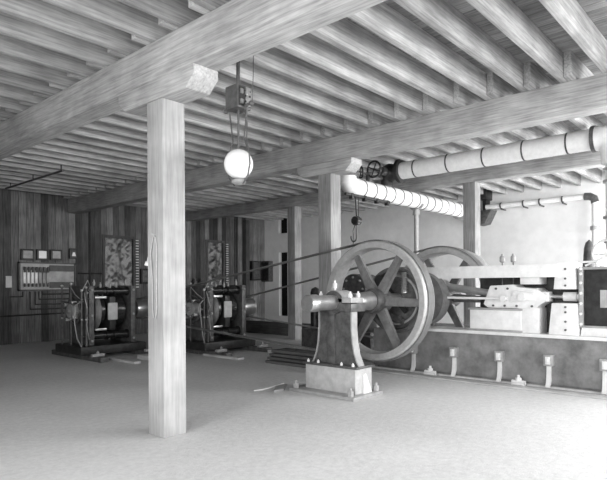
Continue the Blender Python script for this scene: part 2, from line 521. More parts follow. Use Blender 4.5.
# ------------------------------------------------------------------ flywheels and shaft
SY, SZ = 5.12, 1.385
def flywheel(name, xa, xb, R, label, tracks):
    t = thing(name, ((xa + xb) / 2, SY, SZ), label, 'flywheel')
    ri = R - 0.125
    prof = [(xa, ri + 0.015), (xa, R - 0.02), (xa + 0.012, R - 0.004)]
    n = tracks; wv = (xb - xa - 0.024) / n
    for k in range(n):
        p = xa + 0.012 + wv * k
        prof += [(p + 0.006, R), (p + wv * .5, R + 0.006), (p + wv - 0.006, R), (p + wv, R - 0.008)]
    prof += [(xb, R - 0.02), (xb, ri + 0.015), (xb - 0.05, ri), ((xa + xb) / 2, ri - 0.012), (xa + 0.05, ri)]
    MB().lathe(prof, (0, SY, SZ), (1, 0, 0), 96, closed=True).build('rim', 'rim', t)
    xm = (xa + xb) / 2; hw = (xb - xa) / 2
    MB().lathe([(xa - .06, 0.115), (xa - .06, 0.17), (xa - .02, 0.20), (xa + .02, .205), (xb - .02, .205), (xb + .02, .20), (xb + .06, .17), (xb + .06, .111)], (0, SY, SZ), (1, 0, 0), 40, closed=True).build('hub', 'castiron', t)
    for k in range(6):
        a = math.radians(60 * k + 2)
        d = Vector((0, math.cos(a), math.sin(a)))
        c = Vector((xm, SY, SZ))
        MB().bar(c + d * 0.17, c + d * (ri + 0.01), 0.165, 0.12, (1, 0, 0), 0.115, 0.085).build('spoke', 'spoke', t)
    return t
flywheel('flywheel', 7.45, 7.76, 0.985, 'near spoked flywheel with pale rim beside the bearing pedestal', 2)
flywheel('flywheel', 9.76, 10.32, 1.0, 'far wide-rimmed flywheel behind the pale guard board and engine', 4)

b = MB().lathe([(5.83, 0), (5.83, 0.115), (5.85, 0.126), (6.02, 0.126), (6.06, .113), (6.95, .113), (7.0, .135), (7.14, .135), (7.18, .145), (7.36, .155), (7.38, .155), (7.4, .112), (10.75, .112), (10.75, 0)], (0, SY, SZ), (1, 0, 0), 36)
o = b.build('crankshaft', 'steel'); tag(o, 'thick bright steel shaft through both flywheels, blunt end at left', 'shaft')

# crank disc on the shaft
t = thing('crank_disc', (9.05, SY, SZ), 'crank disc on the shaft between near flywheel and engine', 'crank')
MB().lathe([(8.92, .111), (8.92, .3), (8.95, .36), (8.95, .50), (9.22, .50), (9.22, .111)], (0, SY, SZ), (1, 0, 0), 64, closed=True).build('disc', 'spoke', t)
MB().cyl((9.2, 4.85, 1.60), (9.5, 4.85, 1.60), 0.06).build('crank_pin', 'steel', t)

# governor disc behind the near flywheel
t = thing('shaft_governor', (8.3, SY, SZ), 'dark round shaft governor with coil spring behind near flywheel', 'governor')
gx = 8.22
MB().lathe([(gx, .111), (gx, .50), (gx - .08, .52), (gx - .08, .575), (gx + .16, .575), (gx + .16, .111)], (0, SY, SZ), (1, 0, 0), 72, closed=True).build('governor_case', 'castiron', t)
MB().lathe([(gx - .03, .40), (gx - .05, .42), (gx - .03, .44), (gx, .44), (gx, .40)], (0, SY, SZ), (1, 0, 0), 64, closed=True).build('inner_ring', 'painted', t)
pts = []
for k in range(130):
    a = k / 129; th = a * 2 * PI * 13
    pts.append((gx - .07 + 0.045 * math.cos(th), 4.93 + 0.045 * math.sin(th), 1.5 + .36 * a))
MB().tube(pts, 0.012, 6).build('spring', 'steel', t)
MB().bar((gx - .05, 5.42, 1.72), (gx - .05, 4.9, 1.18), .09, .06, (1, 0, 0)).cyl((gx - .1, 5.42, 1.72), (gx, 5.42, 1.72), .1).build('weight_arm', 'iron', t)
MB().bar((gx - .04, 5.5, 1.2), (gx - .04, 4.95, 1.0), .1, .06, (1, 0, 0)).bolt((gx - .1, 5.0, 1.08), (-1, 0, 0), .04, .06).build('weight_arm', 'castiron', t)

# ------------------------------------------------------------------ outboard bearing pedestal
t = thing('bearing_pedestal', (6.65, SY, 0), 'grey cast iron bearing pedestal holding the free shaft end', 'pedestal')
MB().box(6.20, 6.95, 4.58, 5.84, 0, 0.05, 0.01).build('base_plate', 'painted', t)
MB().box(6.38, 6.80, 4.68, 5.64, 0.05, 0.42, 0.015).build('base_block', 'pale_iron', t)
MB().box(6.36, 6.82, 4.64, 5.68, 0.42, 0.455, 0.008).build('foot_flange', 'castiron', t)
L = []
for z, hw in [(.455, .45), (.52, .415), (.62, .375), (.78, .34), (1.0, .32), (1.25, .32)]: L.append((z, hw))
poly = [(SY + hw - .012, z) for z, hw in L] + [(SY - hw + .012, z) for z, hw in reversed(L)]
u = MB().prism(poly, 'X', 6.48, 6.57, 0.01).build('upright', 'castiron', t)
MB().prism([(5.10, .455), (5.26, .455), (5.24, 1.25), (5.12, 1.25)], 'X', 6.44, 6.61, .012).build('centre_rib', 'castiron', u)
for s in (-1, 1):
    q = [(SY + s * hw, z) for z, hw in L]
    q2 = [(SY + s * (hw - .022), z) for z, hw in reversed(L)]
    MB().prism(q + q2, 'X', 6.46, 6.60).build('edge_flange', 'painted', u)
MB().box(6.40, 6.76, SY - .36, SY + .36, 1.25, 1.37, .012).lathe([(6.42, 0), (6.42, .175), (6.78, .175), (6.78, 0)], (0, SY, SZ), (1, 0, 0), 36).build('lower_bearing', 'castiron', t)
c_ = MB().box(6.42, 6.74, SY - .34, SY + .34, 1.38, 1.46, .012).lathe([(6.44, 0), (6.44, .175), (6.72, .175), (6.72, 0)], (0, SY, SZ + .01), (1, 0, 0), 36).build('bearing_cap', 'painted', t)
for xx in (6.48, 6.68):
    for yy in (SY - .28, SY + .28):
        MB().bolt((xx, yy, 1.46), (0, 0, 1), .032, .09).build('cap_bolt', 'engine_white', c_)
MB().lathe([(0, 0), (0, .014), (.05, .014), (.05, .03), (.12, .035), (.13, .02), (.17, .012), (.17, 0)], (6.6, SY + .1, 1.55), (0, 0, 1), 16).build('oil_cup', 'engine_white', t)
for xx, yy in ((6.28, 4.69), (6.27, 5.74), (6.88, 4.66), (6.88, 5.74)):
    MB().bolt((xx, yy, .05), (0, 0, 1), .045, .12).build('anchor_bolt', 'painted', t)
for yy in (4.74, 4.95, 5.4, 5.6):
    MB().bolt((6.405, yy, .455), (0, 0, 1), .022, .05).build('flange_bolt', 'engine_white', t)
MB().prism([(6.56, .05), (6.76, .05), (6.62, .34), (6.56, .34)], 'Y', 4.655, 4.68).build('gusset', 'engine_white', t)
b = MB().prism([(5.82, 6.22), (5.98, 6.18), (6.62, 6.32), (6.5, 6.55)], 'Z', 0, 0.018)
o = b.build('floor_sheet', 'paper'); tag(o, 'pale flat sheet lying on the floor left of the pedestal', 'sheet')
b = MB().prism([(5.97, 5.93), (6.16, 5.9), (6.5, 6.15), (6.25, 6.17)], 'Z', 0, 0.03)
o = b.build('floor_plate', 'painted'); tag(o, 'grey plate on the floor touching the pedestal base', 'plate')

# ------------------------------------------------------------------ engine foundation and curb
b = MB()
b.box(9.15, 9.68, -1.4, 6.25, .04, .78, .01)
b.box(9.21, 9.68, -1.4, 6.2, -.03, .04)
b.box(10.40, 11.2, -1.4, 6.25, 0, .78, .01)
b.box(9.6, 10.45, -1.4, 3.7, 0, .78, .01)
b.box(9.6, 10.45, 3.6, 6.25, 0, .28)
o = b.build('engine_foundation', 'concrete', loc=(9.9, 2.4, 0)); tag(o, 'stained long foundation block under the steam engine', 'foundation')
names = ['leftmost, behind the flywheel rim', 'second from left', 'in the middle of the row', 'fourth from left', 'rightmost at photo edge']
for k, y in enumerate([5.33, 4.50, 3.67, 2.87, 2.06]):
    t = thing('anchor_bracket', (9.12, y, 0), 'pale anchor bracket on the engine foundation, ' + names[k], 'bracket', 'anchor brackets on the engine foundation')
    MB().prism([(9.15, .40), (9.13, .40), (9.125, .2), (9.105, .08), (9.06, .0), (9.09, .0), (9.13, .05), (9.15, .1)], 'Y', y - .035, y + .035).build('strap', 'engine_white', t)
    MB().box(9.05, 9.15, y - .085, y + .06, .34, .52, .008).build('clamp_block', 'painted', t)
    MB().box(9.015, 9.05, y - .05, y + .02, .37, .49, .006).bolt((9.03, y - .02, .43), (-1, 0, 0), .035, .05).build('clamp_nut', 'engine_white', t)
b = MB().box(8.58, 8.80, -1.4, 6.9, 0, .03, .006)
o = b.build('curb_plank', 'plank'); tag(o, 'pale floor plank running along the trench before the engine foundation', 'plank')
for y, s in ((4.9, 'behind the flywheel rim'), (3.30, 'below the middle brackets')):
    b = MB().box(8.93, 9.05, y - .1, y + .1, -.03, .03, .01).bolt((8.99, y, .03), (0, 0, 1), .05, .13).cyl((8.97, y - .12, 0.05), (8.97, y + .1, .05), .03)
    o = b.build('drain_cock', 'engine_white'); tag(o, 'small pale drain cock in the trench, ' + s, 'valve', 'drain cocks in the trench')

# ------------------------------------------------------------------ steam engine
t = thing('steam_engine', (9.4, 2.6, .78), 'pale horizontal steam engine with dark cylinder on the foundation', 'steam engine')
MB().box(9.10, 9.7, -1.4, 5.7, .78, .835, .008).build('bed_flange', 'engine_white', t)
MB().box(9.58, 9.68, 2.45, 4.2, .835, 1.90).build('dark_backing', 'iron', t)  # black sheet added so the recesses between the castings show dark
f = MB().box(9.18, 9.58, 3.32, 4.22, .835, 1.22, .012).build('frame_box', 'engine_white', t)
MB().box(9.16, 9.60, 3.30, 4.25, 1.20, 1.235, .006).box(9.16, 9.6, 3.3, 4.25, .835, .87, .006).build('box_flange', 'painted', f)
g = MB().prism([(3.98, 1.30), (3.86, 1.62), (3.44, 1.64), (3.40, 1.58), (3.06, 1.58), (3.0, 1.50), (2.92, 1.48), (2.92, 1.36), (3.06, 1.30), (3.06, 1.24), (3.9, 1.24)], 'X', 9.2, 9.56, .015).build('crosshead_guide', 'engine_white', t)
for yy, zz in ((3.15, 1.28), (3.4, 1.28), (3.6, 1.28), (3.8, 1.28), (3.55, 1.57), (3.75, 1.57)): MB().bolt((9.2, yy, zz), (-1, 0, 0), .02, .03).build('guide_bolt', 'castiron', g)
MB().prism([(3.50, 1.34), (3.44, 1.54), (3.12, 1.50), (3.08, 1.38)], 'X', 9.15, 9.22, .015).cyl((9.12, 3.3, 1.43), (9.22, 3.3, 1.43), .06).build('crosshead', 'engine_white', t)
MB().box(9.19, 9.57, 3.03, 3.34, 1.64, 1.93, .012).build('guide_standard', 'engine_white', t)
MB().box(9.19, 9.57, 3.03, 3.37, .835, 1.25, .012).build('guide_standard', 'engine_white', t)
MB().prism([(2.47, 1.56), (2.80, 1.56), (2.76, 2.0), (2.49, 2.0)], 'X', 9.15, 9.55, .012).build('distance_piece', 'engine_white', t)
MB().prism([(2.43, .835), (2.88, .835), (2.83, 1.34), (2.45, 1.34)], 'X', 9.15, 9.55, .012).build('distance_piece', 'engine_white', t)
for z in (.92, 1.05, 1.2, 1.28, 1.62, 1.73, 1.88): MB().bolt((9.15, 2.62, z), (-1, 0, 0), .018, .025).build('standard_bolt', 'castiron', t)
MB().cyl((9.36, 2.3, 1.44), (9.36, 2.95, 1.44), .03).build('piston_rod', 'steel', t)
MB().cyl((9.36, 2.50, 1.44), (9.36, 2.70, 1.44), .075).cyl((9.36, 2.40, 1.44), (9.36, 2.5, 1.44), .05).build('stuffing_box', 'engine_white', t)
MB().box(9.24, 9.44, 2.9, 3.04, 1.36, 1.52, .01).box(9.225, 9.245, 2.95, 2.99, 1.40, 1.48).build('clevis', 'engine_white', t)
MB().cyl((9.35, 4.90, 1.63), (9.35, 3.80, 1.47), .07, .062).cyl((9.25, 4.85, 1.61), (9.45, 4.85, 1.61), .13).build('connecting_rod', 'steel', t)
MB().cyl((9.14, 5.0, 1.41), (9.14, 3.55, 1.40), .022).cyl((9.10, 3.6, 1.40), (9.2, 3.6, 1.40), .05).build('eccentric_rod', 'engine_white', t)
for yy in (3.72, 3.53):
    oc = MB().cyl((9.4, yy, 1.63), (9.4, yy, 2.03), .010, seg=10).build('oil_pipe', 'castiron', t)
    MB().lathe([(0, 0), (0, .03), (.02, .045), (.10, .045), (.12, .025), (.15, .02), (.15, 0)], (9.4, yy, 2.02), (0, 0, 1), 16).build('oil_cup', 'painted', oc)
cy = MB().box(9.22, 9.85, .6, 2.36, 1.0, 1.87, .02).build('cylinder', 'iron', t)
b = MB().box(9.19, 9.88, 2.375, 2.44, .97, 1.91, .008).box(9.19, 9.86, .6, 2.40, 1.865, 1.905, .008).box(9.19, 9.86, .6, 2.4, .965, 1.0, .008)
b.build('cylinder_flange', 'painted', cy)
for z in (1.02, 1.18, 1.34, 1.5, 1.66, 1.80, 1.88): MB().bolt((9.19, 2.405, z), (-1, 0, 0), .024, .03).build('flange_bolt', 'engine_white', cy)
for y in (2.2, 2.0, 1.8): MB().bolt((9.3, y, 1.905), (0, 0, 1), .03, .05).build('cover_bolt', 'engine_white', cy)
MB().box(9.205, 9.22, 1.5, 2.14, 1.28, 1.55).build('name_plate', 'painted', cy)
MB().prism([(.6, .835), (2.42, .835), (2.40, .97), (.6, .97)], 'X', 9.2, 9.8, .01).build('cylinder_foot', 'engine_white', t)
MB().cyl((9.35, 2.72, 1.99), (9.35, 2.2, 1.99), .018).build('drain_rod', 'engine_white', t)
b = MB().box(9.11, 9.145, 2.72, 5.08, 1.755, 1.965, .006)
b.box(9.13, 9.21, 2.84, 3.3, 1.80, 1.92)
o = b.build('guard_board', 'engine_white'); tag(o, 'long pale guard board in front of the far flywheel', 'board')

t = thing('throttle_valve', (9.5, 2.2, 1.95), 'pale spoked handwheel valve above the dark engine cylinder', 'valve')
hx, hy, hz = 9.42, 2.09, 2.10
MB().ring((hx, hy, hz), (1, -.25, .1), .22, .02, 48).build('handwheel', 'engine_white', t)
b = MB()
ax_ = Vector((1, -.25, .1)).normalized(); u_ = ax_.orthogonal().normalized(); w_ = ax_.cross(u_)
for k in range(5):
    d = u_ * math.cos(2 * PI * k / 5 + .5) + w_ * math.sin(2 * PI * k / 5 + .5)
    b.cyl(Vector((hx, hy, hz)), Vector((hx, hy, hz)) + d * .215, .014, .011, 10)
b.lathe([(-.03, 0), (-.03, .04), (.03, .045), (.03, 0)], (hx, hy, hz), ax_, 16)
b.build('spokes', 'engine_white', t)
MB().cyl((hx, hy, hz), Vector((hx, hy, hz)) + ax_ * .42, .022).build('stem', 'steel', t)
MB().cyl((9.9, 1.97, 1.8), (9.9, 1.97, 2.35), .16).cyl((9.72, 2.0, 2.13), (10.0, 1.95, 2.15), .09).build('valve_body', 'castiron', t)
MB().cyl((9.42, 2.40, 1.93), (9.42, 2.15, 2.05), .018).build('brace', 'engine_white', t)

# dark tapered vessel behind the cylinder
b = MB().lathe([(0, 0), (0, .13), (1.0, .115), (1.5, .085), (1.6, .06), (1.66, 0)], (10.7, 2.66, .78), (0, 0, 1), 32)
o = b.build('vessel', 'castiron'); tag(o, 'dark tapered vessel standing behind the engine cylinder', 'vessel')

# ------------------------------------------------------------------ steam pipes
def lagged(name, p0, p1, r, nb, label, parent=None, first=0.5):
    t = parent or thing(name, ((p0[0] + p1[0]) / 2, (p0[1] + p1[1]) / 2, p0[2] - r), label, 'pipe')
    MB().cyl(p0, p1, r, seg=36).build('lagging', 'lag', t)
    p0 = Vector(p0); d = Vector(p1) - p0; n = d.normalized()
    for k in range(nb):
        c = p0 + d * ((k + first) / nb)
        MB().lathe([(-.014, r - .005), (-.014, r + .007), (.014, r + .007), (.014, r - .005)], c, n, 36, closed=True).build('band', 'band', t)
    return t
PX, PZ = 10.2, 4.10
t = lagged('steam_main', (PX, 6.20, PZ), (PX, 2.45, PZ), 0.18, 5, 'white lagged steam main under the joists, running to the right edge', first=.45)
e = [(PX, 2.45, PZ), (PX, 2.35, PZ), (PX, 2.25, PZ - .03), (PX, 2.17, PZ - .12), (PX, 2.14, PZ - .25), (PX, 2.13, PZ - .45)]
MB().tube(e, .21, 24).build('elbow', 'lag', t)
MB().lathe([(-.03, 0), (-.03, .225), (.03, .225), (.03, 0)], (PX, 2.45, PZ), (0, 1, 0), 36).build('flange', 'castiron', t)
MB().cyl((PX, 2.12, PZ - .45), (PX, 2.12, 2.2), .16, seg=28).build('drop_pipe', 'lag', t)
for z in (3.55, 3.35, 2.75, 2.35): MB().cyl((PX, 2.12, z - .02), (PX, 2.12, z + .02), .2, seg=28).build('coupling', 'painted', t)
t = lagged('steam_header', (9.25, 6.72, 3.67), (14.0, 6.72, 3.67), 0.185, 13, 'white lagged steam header running back above the flywheels to the wall', first=.35)
el = [(9.30, 6.72, 3.67), (9.12, 6.72, 3.68), (9.0, 6.72, 3.71), (8.93, 6.72, 3.78), (8.92, 6.72, 3.9)]
MB().tube(el, .188, 24).build('elbow', 'lag', t)
MB().cyl((8.92, 6.72, 3.86), (8.92, 6.72, 3.93), .25, seg=28).build('flange', 'castiron', t)
MB().cyl((14.0, 6.72, 3.67), (14.1, 6.72, 3.67), .25).cyl((14.1, 6.72, 3.67), (14.5, 6.72, 3.67), .15).cyl((14.5, 6.72, 3.67), (14.6, 6.72, 3.67), .22).build('end_flange', 'painted', t)
t = thing('stop_valve', (PX, 6.6, 3.9), 'dark stop valve with handwheel joining the two lagged pipes', 'valve')
MB().sphere((PX, 6.52, PZ), .2, 1.0).cyl((PX, 6.28, PZ), (PX, 6.2, PZ), .26).cyl((PX, 6.5, PZ), (PX, 6.25, PZ), .14).cyl((PX, 6.6, 3.82), (PX, 6.6, PZ), .13).build('valve_body', 'iron', t)
MB().cyl((PX - .55, 6.56, PZ), (PX, 6.52, PZ), .035).cyl((PX - .32, 6.54, PZ), (PX - .16, 6.53, PZ), .09).build('stem', 'castiron', t)
b = MB().ring((PX - .55, 6.56, PZ), (1, -.05, 0), .17, .02, 36)
for k in range(4):
    a = k * PI / 2 + .4; b.cyl((PX - .55, 6.56, PZ), (PX - .55, 6.56 + .165 * math.cos(a), PZ + .165 * math.sin(a)), .014)
b.build('handwheel', 'iron', t)
t = thing('branch_valve', (PX - .3, 6.95, 3.9), 'smaller dark valve wheel above the header bend', 'valve')
b = MB().ring((9.45, 6.78, 4.06), (.8, -.5, .2), .14, .018, 32)
for k in range(3):
    b.cyl((9.45, 6.78, 4.06), (9.45 + .06 * math.cos(k * 2.1), 6.78 + .09 * math.cos(k * 2.1), 4.06 + .12 * math.sin(k * 2.1)), .012)
b.build('handwheel', 'iron', t)
MB().cyl((9.45, 6.78, 4.06), (9.7, 6.72, 4.0), .025).cyl((9.7, 6.72, 3.78), (9.7, 6.72, 4.06), .07).cyl((9.7, 6.72, 3.95), (PX, 6.65, 4.0), .06).build('valve_body', 'castiron', t)

t = thing('pipe_stanchion', (11.68, 6.72, 0), 'slim grey pole holding the lagged header up from the floor', 'pole')
MB().cyl((11.68, 6.72, 0), (11.68, 6.72, 3.36), .055).build('pole', 'painted', t)
b = MB()
pl = [(11.68, 6.72 + .21 * math.cos(a), 3.67 + .21 * math.sin(a)) for a in [math.radians(205 + i * 13) for i in range(11)]]
b.tube(pl, .03, 8).cyl((11.68, 6.72, 3.33), (11.68, 6.72, 3.46), .09, .075)
b.build('cradle', 'painted', t)

t = thing('wall_pipe', (15.9, 5.4, 3.86), 'thin white pipe with hangers along the white wall', 'pipe')
MB().cyl((15.85, 6.75, 3.95), (15.85, 4.0, 3.97), .075, seg=24).build('lagging', 'lag', t)
for y in (6.3, 5.65, 5.2, 4.6): MB().lathe([(-.02, .07), (-.02, .09), (.02, .09), (.02, .07)], (15.85, y, 3.955), (0, 1, 0), 24, closed=True).box(15.84, 16.2, y - .015, y + .015, 3.84, 3.87).build('hanger', 'band', t)
MB().tube([(15.85, 4.05, 3.97), (15.85, 3.92, 3.96), (15.85, 3.82, 3.90), (15.85, 3.79, 3.78)], .1, 18).build('elbow', 'castiron', t)
MB().cyl((15.85, 3.79, 3.8), (15.85, 3.79, 1.2), .085, seg=24).build('drop_pipe', 'lag', t)
MB().cyl((15.85, 3.79, 3.06), (15.85, 3.79, 3.16), .125, seg=24).build('coupling', 'painted', t)
t = thing('pipe_bracket', (15.9, 6.85, 3.6), 'dark wall bracket where the thin white pipe begins', 'bracket')
MB().box(15.72, 16.2, 6.7, 6.95, 4.18, 4.48, .02).build('upper_block', 'iron', t)
MB().prism([(6.55, 3.86), (6.98, 3.86), (6.98, 3.42), (6.75, 3.46)], 'X', 15.74, 16.2, .02).build('lower_bracket', 'castiron', t)
MB().box(15.9, 16.2, 6.78, 6.88, 3.8, 4.2).build('strut', 'iron', t)

# thin ceiling pipe at the far left
t = thing('ceiling_pipe', (5.5, 13.6, 4.2), 'thin dark pipe hung below the joists at the far left', 'pipe')
MB().cyl((5.5, 15.3, 4.22), (5.5, 12.0, 4.22), .025).build('pipe_run', 'castiron', t)
for y in (12.1, 13.6, 15.0): MB().cyl((5.5, y, 4.2), (5.5, y, ZJ + .05), .012).build('hanger', 'iron', t)

# chain hoist hanging from the header
t = thing('hoist_block', (9.0, 6.55, 2.4), 'dark pulley block with hook hanging below the lagged header', 'hoist')
MB().box(8.95, 9.05, 6.48, 6.62, 2.86, 3.04, .03).cyl((8.93, 6.55, 2.95), (9.07, 6.55, 2.95), .085).build('block', 'iron', t)
MB().cyl((9.0, 6.55, 3.02), (9.0, 6.58, 3.46), .012).cyl((9.03, 6.52, 3.02), (9.03, 6.52, 3.44), .008).build('rope', 'iron', t)
hk = [(9.0, 6.55, 2.87)] + [(9.0, 6.55 + .07 - .07 * math.cos(a) , 2.62 - .09 * math.sin(a)) for a in [math.radians(i * 25) for i in range(9)]]
MB().tube(hk, .016, 8).build('hook', 'castiron', t)
MB().tube([(9.0, 6.59, 2.87), (9.0, 6.64, 2.75), (9.0, 6.62, 2.55), (9.0, 6.66, 2.42)], .008, 6).build('tail_rope', 'iron', t)
b = MB().cyl((8.7, 6.60, 3.47), (10.3, 6.60, 3.47), .03)
for xx in (8.9, 9.35, 9.8, 10.2): b.box(xx - .03, xx + .03, 6.56, 6.64, 3.39, 3.50)
o = b.build('hanger_bar', 'iron'); tag(o, 'dark bar with lugs under the lagged header', 'bar')

# ------------------------------------------------------------------ generators
def generator(loc, label):
    gx, gy = 6.58, 12.3
    t = thing('generator', (gx, gy, 0), label, 'generator', 'belt driven generators')
    for xx in (5.92, 7.2):
        MB().box(xx - .09, xx + .09, 11.0, 13.4, 0, .11, .01).build('slide_rail', 'castiron', t)
    MB().box(5.72, 7.35, 11.65, 12.95, .11, .30, .02).build('bed', 'iron', t)
    for xa in (5.98, 7.03):
        b = MB().box(xa, xa + .13, 11.80, 12.80, .30, 1.66, .03)
        p = b.build('end_plate', 'castiron', t)
        for z in (.40, .98, 1.56): MB().bolt((xa + .065, 11.80, z), (0, -1, 0), .028, .04).build('plate_bolt', 'painted', p)
    for yy in (11.97, 12.63):
        for z in (.50, 1.53):
            MB().lathe([(6.10, 0), (6.10, .11), (6.14, .11), (6.14, .085), (6.46, .085), (6.46, .11), (6.50, .11), (6.50, .075), (6.64, .075), (6.64, .11), (6.68, .11), (6.68, .085), (7.0, .085), (7.0, .11), (7.04, .11), (7.04, 0)], (0, yy, z), (1, 0, 0), 24).build('field_coil', 'copper', t)
    MB().box(6.49, 6.65, 11.82, 12.78, .62, 1.40, .03).build('pole_yoke', 'iron', t)
    MB().box(6.44, 6.68, 11.79, 11.83, .86, 1.26, .02).build('yoke_plate', 'pale_iron', t)
    MB().lathe([(6.17, 0), (6.17, .30), (6.20, .40), (6.28, .43), (6.42, .43), (6.47, .38), (6.47, 0)], (0, gy, 1.08), (1, 0, 0), 40).build('armature', 'copper', t)
    MB().lathe([(6.67, 0), (6.67, .38), (6.72, .43), (6.92, .43), (6.98, .36), (6.98, 0)], (0, gy, 1.08), (1, 0, 0), 40).build('armature', 'copper', t)
    MB().cyl((5.70, gy, 1.08), (7.82, gy, 1.08), .05).build('shaft', 'steel', t)
    MB().lathe([(7.40, 0), (7.40, .22), (7.42, .225), (7.60, .235), (7.77, .225), (7.79, .22), (7.79, 0)], (0, gy, 1.08), (1, 0, 0), 40).build('pulley', 'steel', t)
    MB().cyl((5.76, gy, 1.08), (5.96, gy, 1.08), .16, seg=32).build('commutator', 'painted', t)
    r = MB().ring((5.86, gy, 1.08), (1, 0, 0), .31, .025, 36, 8).build('brush_ring', 'castiron', t)
    for k in range(4):
        a = k * PI / 2 + .6
        MB().box(5.74, 5.95, gy + .24 * math.cos(a) - .035, gy + .24 * math.cos(a) + .035, 1.08 + .24 * math.sin(a) - .035, 1.08 + .24 * math.sin(a) + .035, .006).build('brush_holder', 'steel', r)
    hw_ = MB().ring((5.64, 11.75, 1.10), (.9, -.45, 0), .12, .015, 28, 8)
    for k in range(4):
        a = k * PI / 2
        hw_.cyl((5.64, 11.75, 1.10), (5.64 + .05 * math.cos(a), 11.75 + .105 * math.cos(a), 1.10 + .115 * math.sin(a)), .01)
    hw_.cyl((5.64, 11.75, 1.10), (5.80, 11.85, 1.08), .02)
    hw_.build('handwheel', 'painted', t)
    for xx, yy, zt in ((5.78, 11.75, 1.55), (5.87, 11.72, 1.62), (5.93, 11.8, 1.5), (5.80, 12.3, 1.7), (5.80, 12.75, 1.66)):
        p = MB().cyl((xx, yy, .30), (xx, yy, zt), .018, seg=10).build('terminal_rod', 'castiron', t)
        MB().sphere((xx, yy, zt), .035, seg=12).build('rod_knob', 'steel', p)
        MB().sphere((xx, yy, .9), .028, seg=12).build('rod_knob', 'steel', p)
    for z in (1.56, 1.36, .52): MB().cyl((5.74, 11.75, z), (6.0, 11.78, z), .014, seg=8).build('cross_rod', 'castiron', t)
    MB().cyl((5.76, 11.7, 1.25), (5.8, 12.8, 1.3), .014, seg=8).build('cross_rod', 'castiron', t)
    for k in range(5):
        MB().lathe([(0, 0), (0, .02), (.03, .03), (.08, .03), (.1, .015), (.14, .015), (.14, 0)], (6.2 + .2 * k, 12.0 + .08 * (k % 2), 1.66 if k in (0, 4) else 1.6), (0, 0, 1), 10).build('terminal', 'painted', t)
    b = MB().tube([(5.75, 11.7, .30), (5.58, 11.55, .5), (5.5, 11.5, .85), (5.56, 11.65, 1.2), (5.75, 11.75, 1.3)], .012, 8)
    b.build('lead_wire', 'painted', t)
    for q in ([(5.85, 11.75, 1.5), (5.8, 11.62, 1.35), (5.84, 11.6, 1.15), (5.9, 11.75, 1.0)], [(5.9, 11.72, .95), (5.82, 11.6, .8), (5.86, 11.62, .6), (5.95, 11.75, .45)],
              [(5.8, 12.3, 1.62), (5.76, 12.0, 1.45), (5.84, 11.8, 1.3)], [(6.05, 11.9, 1.66), (5.9, 11.7, 1.78), (5.8, 11.75, 1.56)]):
        MB().tube(q, .011, 8).build('lead_wire', 'painted', t)
    MB().lathe([(0, .27), (-.03, .33), (-.02, .40), (.03, .44), (.10, .44), (.10, .27)], (6.24, gy - .04, 1.06), (1, -.12, 0), 40, closed=True).build('armature_ring', 'spoke', t)
    MB().lathe([(6.02, 0), (6.02, .12), (6.13, .12), (6.17, .09), (6.22, .09), (6.22, 0)], (0, gy, 1.08), (1, 0, 0), 24).build('bearing_boss', 'painted', t)
    for zz in (.62, 1.36):
        MB().box(6.16, 6.44, 11.86, 11.90, zz, zz + .05, .008).build('terminal_bar', 'steel', t)
    for yy, xx in ((11.3, 5.92), (11.25, 7.2)):
        MB().box(xx - .14, xx + .14, yy - .05, yy + .05, .11, .17, .01).bolt((xx, yy, .17), (0, 0, 1), .03, .06).build('rail_clamp', 'painted', t)
    return t
g1 = generator(None, 'dark belt driven generator at left, below the wider window')
g2 = dup(g1, (g1.location.x + 2.27, g1.location.y - 1.45, 0), 'dark belt driven generator at centre, right of the nearest post')

# ------------------------------------------------------------------ drive belts
def belt(x, w, c1, r1, c2, r2, label):
    """closed flat belt round two pulleys; centres as (y, z)"""
    dy, dz = c2[0] - c1[0], c2[1] - c1[1]; D = math.hypot(dy, dz); base = math.atan2(dz, dy)
    al = math.acos((r1 - r2) / D); th = 0.012
    pts = []
    n = 40
    for k in range(n + 1):
        a = base + al + (2 * PI - 2 * al) * k / n
        pts.append((c1, r1, a))
    for k in range(n + 1):
        a = base - al + 2 * al * k / n
        pts.append((c2, r2, a))
    b = MB(); rings = []
    for c, r, a in pts:
        co, si = math.cos(a), math.sin(a)
        rings.append([b.bm.verts.new((x + s * w / 2, c[0] + co * (r + h), c[1] + si * (r + h))) for s, h in ((-1, 0.008), (1, 0.008), (1, .008 + th), (-1, .008 + th))])
    m = len(rings)
    for i in range(m):
        A, B = rings[i], rings[(i + 1) % m]
        for k in range(4): b.bm.faces.new([A[k], A[(k + 1) % 4], B[(k + 1) % 4], B[k]])
    o = b.build('drive_belt', 'leather'); tag(o, label, 'belt', 'flat drive belts')
belt(7.60, .17, (SY, SZ), .991, (12.3, 1.08), .235, 'flat drive belt from the near flywheel to the left generator')
belt(9.87, .20, (SY, SZ), 1.0, (10.85, 1.08), .235, 'flat drive belt from the far flywheel to the centre generator')

# ------------------------------------------------------------------ dark pump set behind the wheels
t = thing('steam_pump', (11.2, 8.4, 0), 'dark pump with two domes seen behind the near flywheel', 'pump')
MB().box(10.7, 11.7, 7.4, 9.6, 0, .5, .02).build('base_block', 'castiron', t)
MB().lathe([(0, 0), (0, .3), (.08, .34), (1.0, .34), (1.2, .28), (1.32, .12), (1.34, 0)], (11.1, 7.9, .5), (0, 0, 1), 32).build('air_dome', 'iron', t)
MB().cyl((10.7, 7.9, 1.55), (11.4, 7.9, 1.55), .36, seg=32).build('drum', 'castiron', t)
MB().lathe([(0, 0), (0, .16), (.9, .16), (1.05, .12), (1.12, 0)], (11.1, 9.0, .5), (0, 0, 1), 24).build('air_dome', 'iron', t)
MB().lathe([(0, 0), (0, .13), (.95, .13), (1.05, .1), (1.1, 0)], (11.1, 9.45, .5), (0, 0, 1), 24).build('air_dome', 'iron', t)
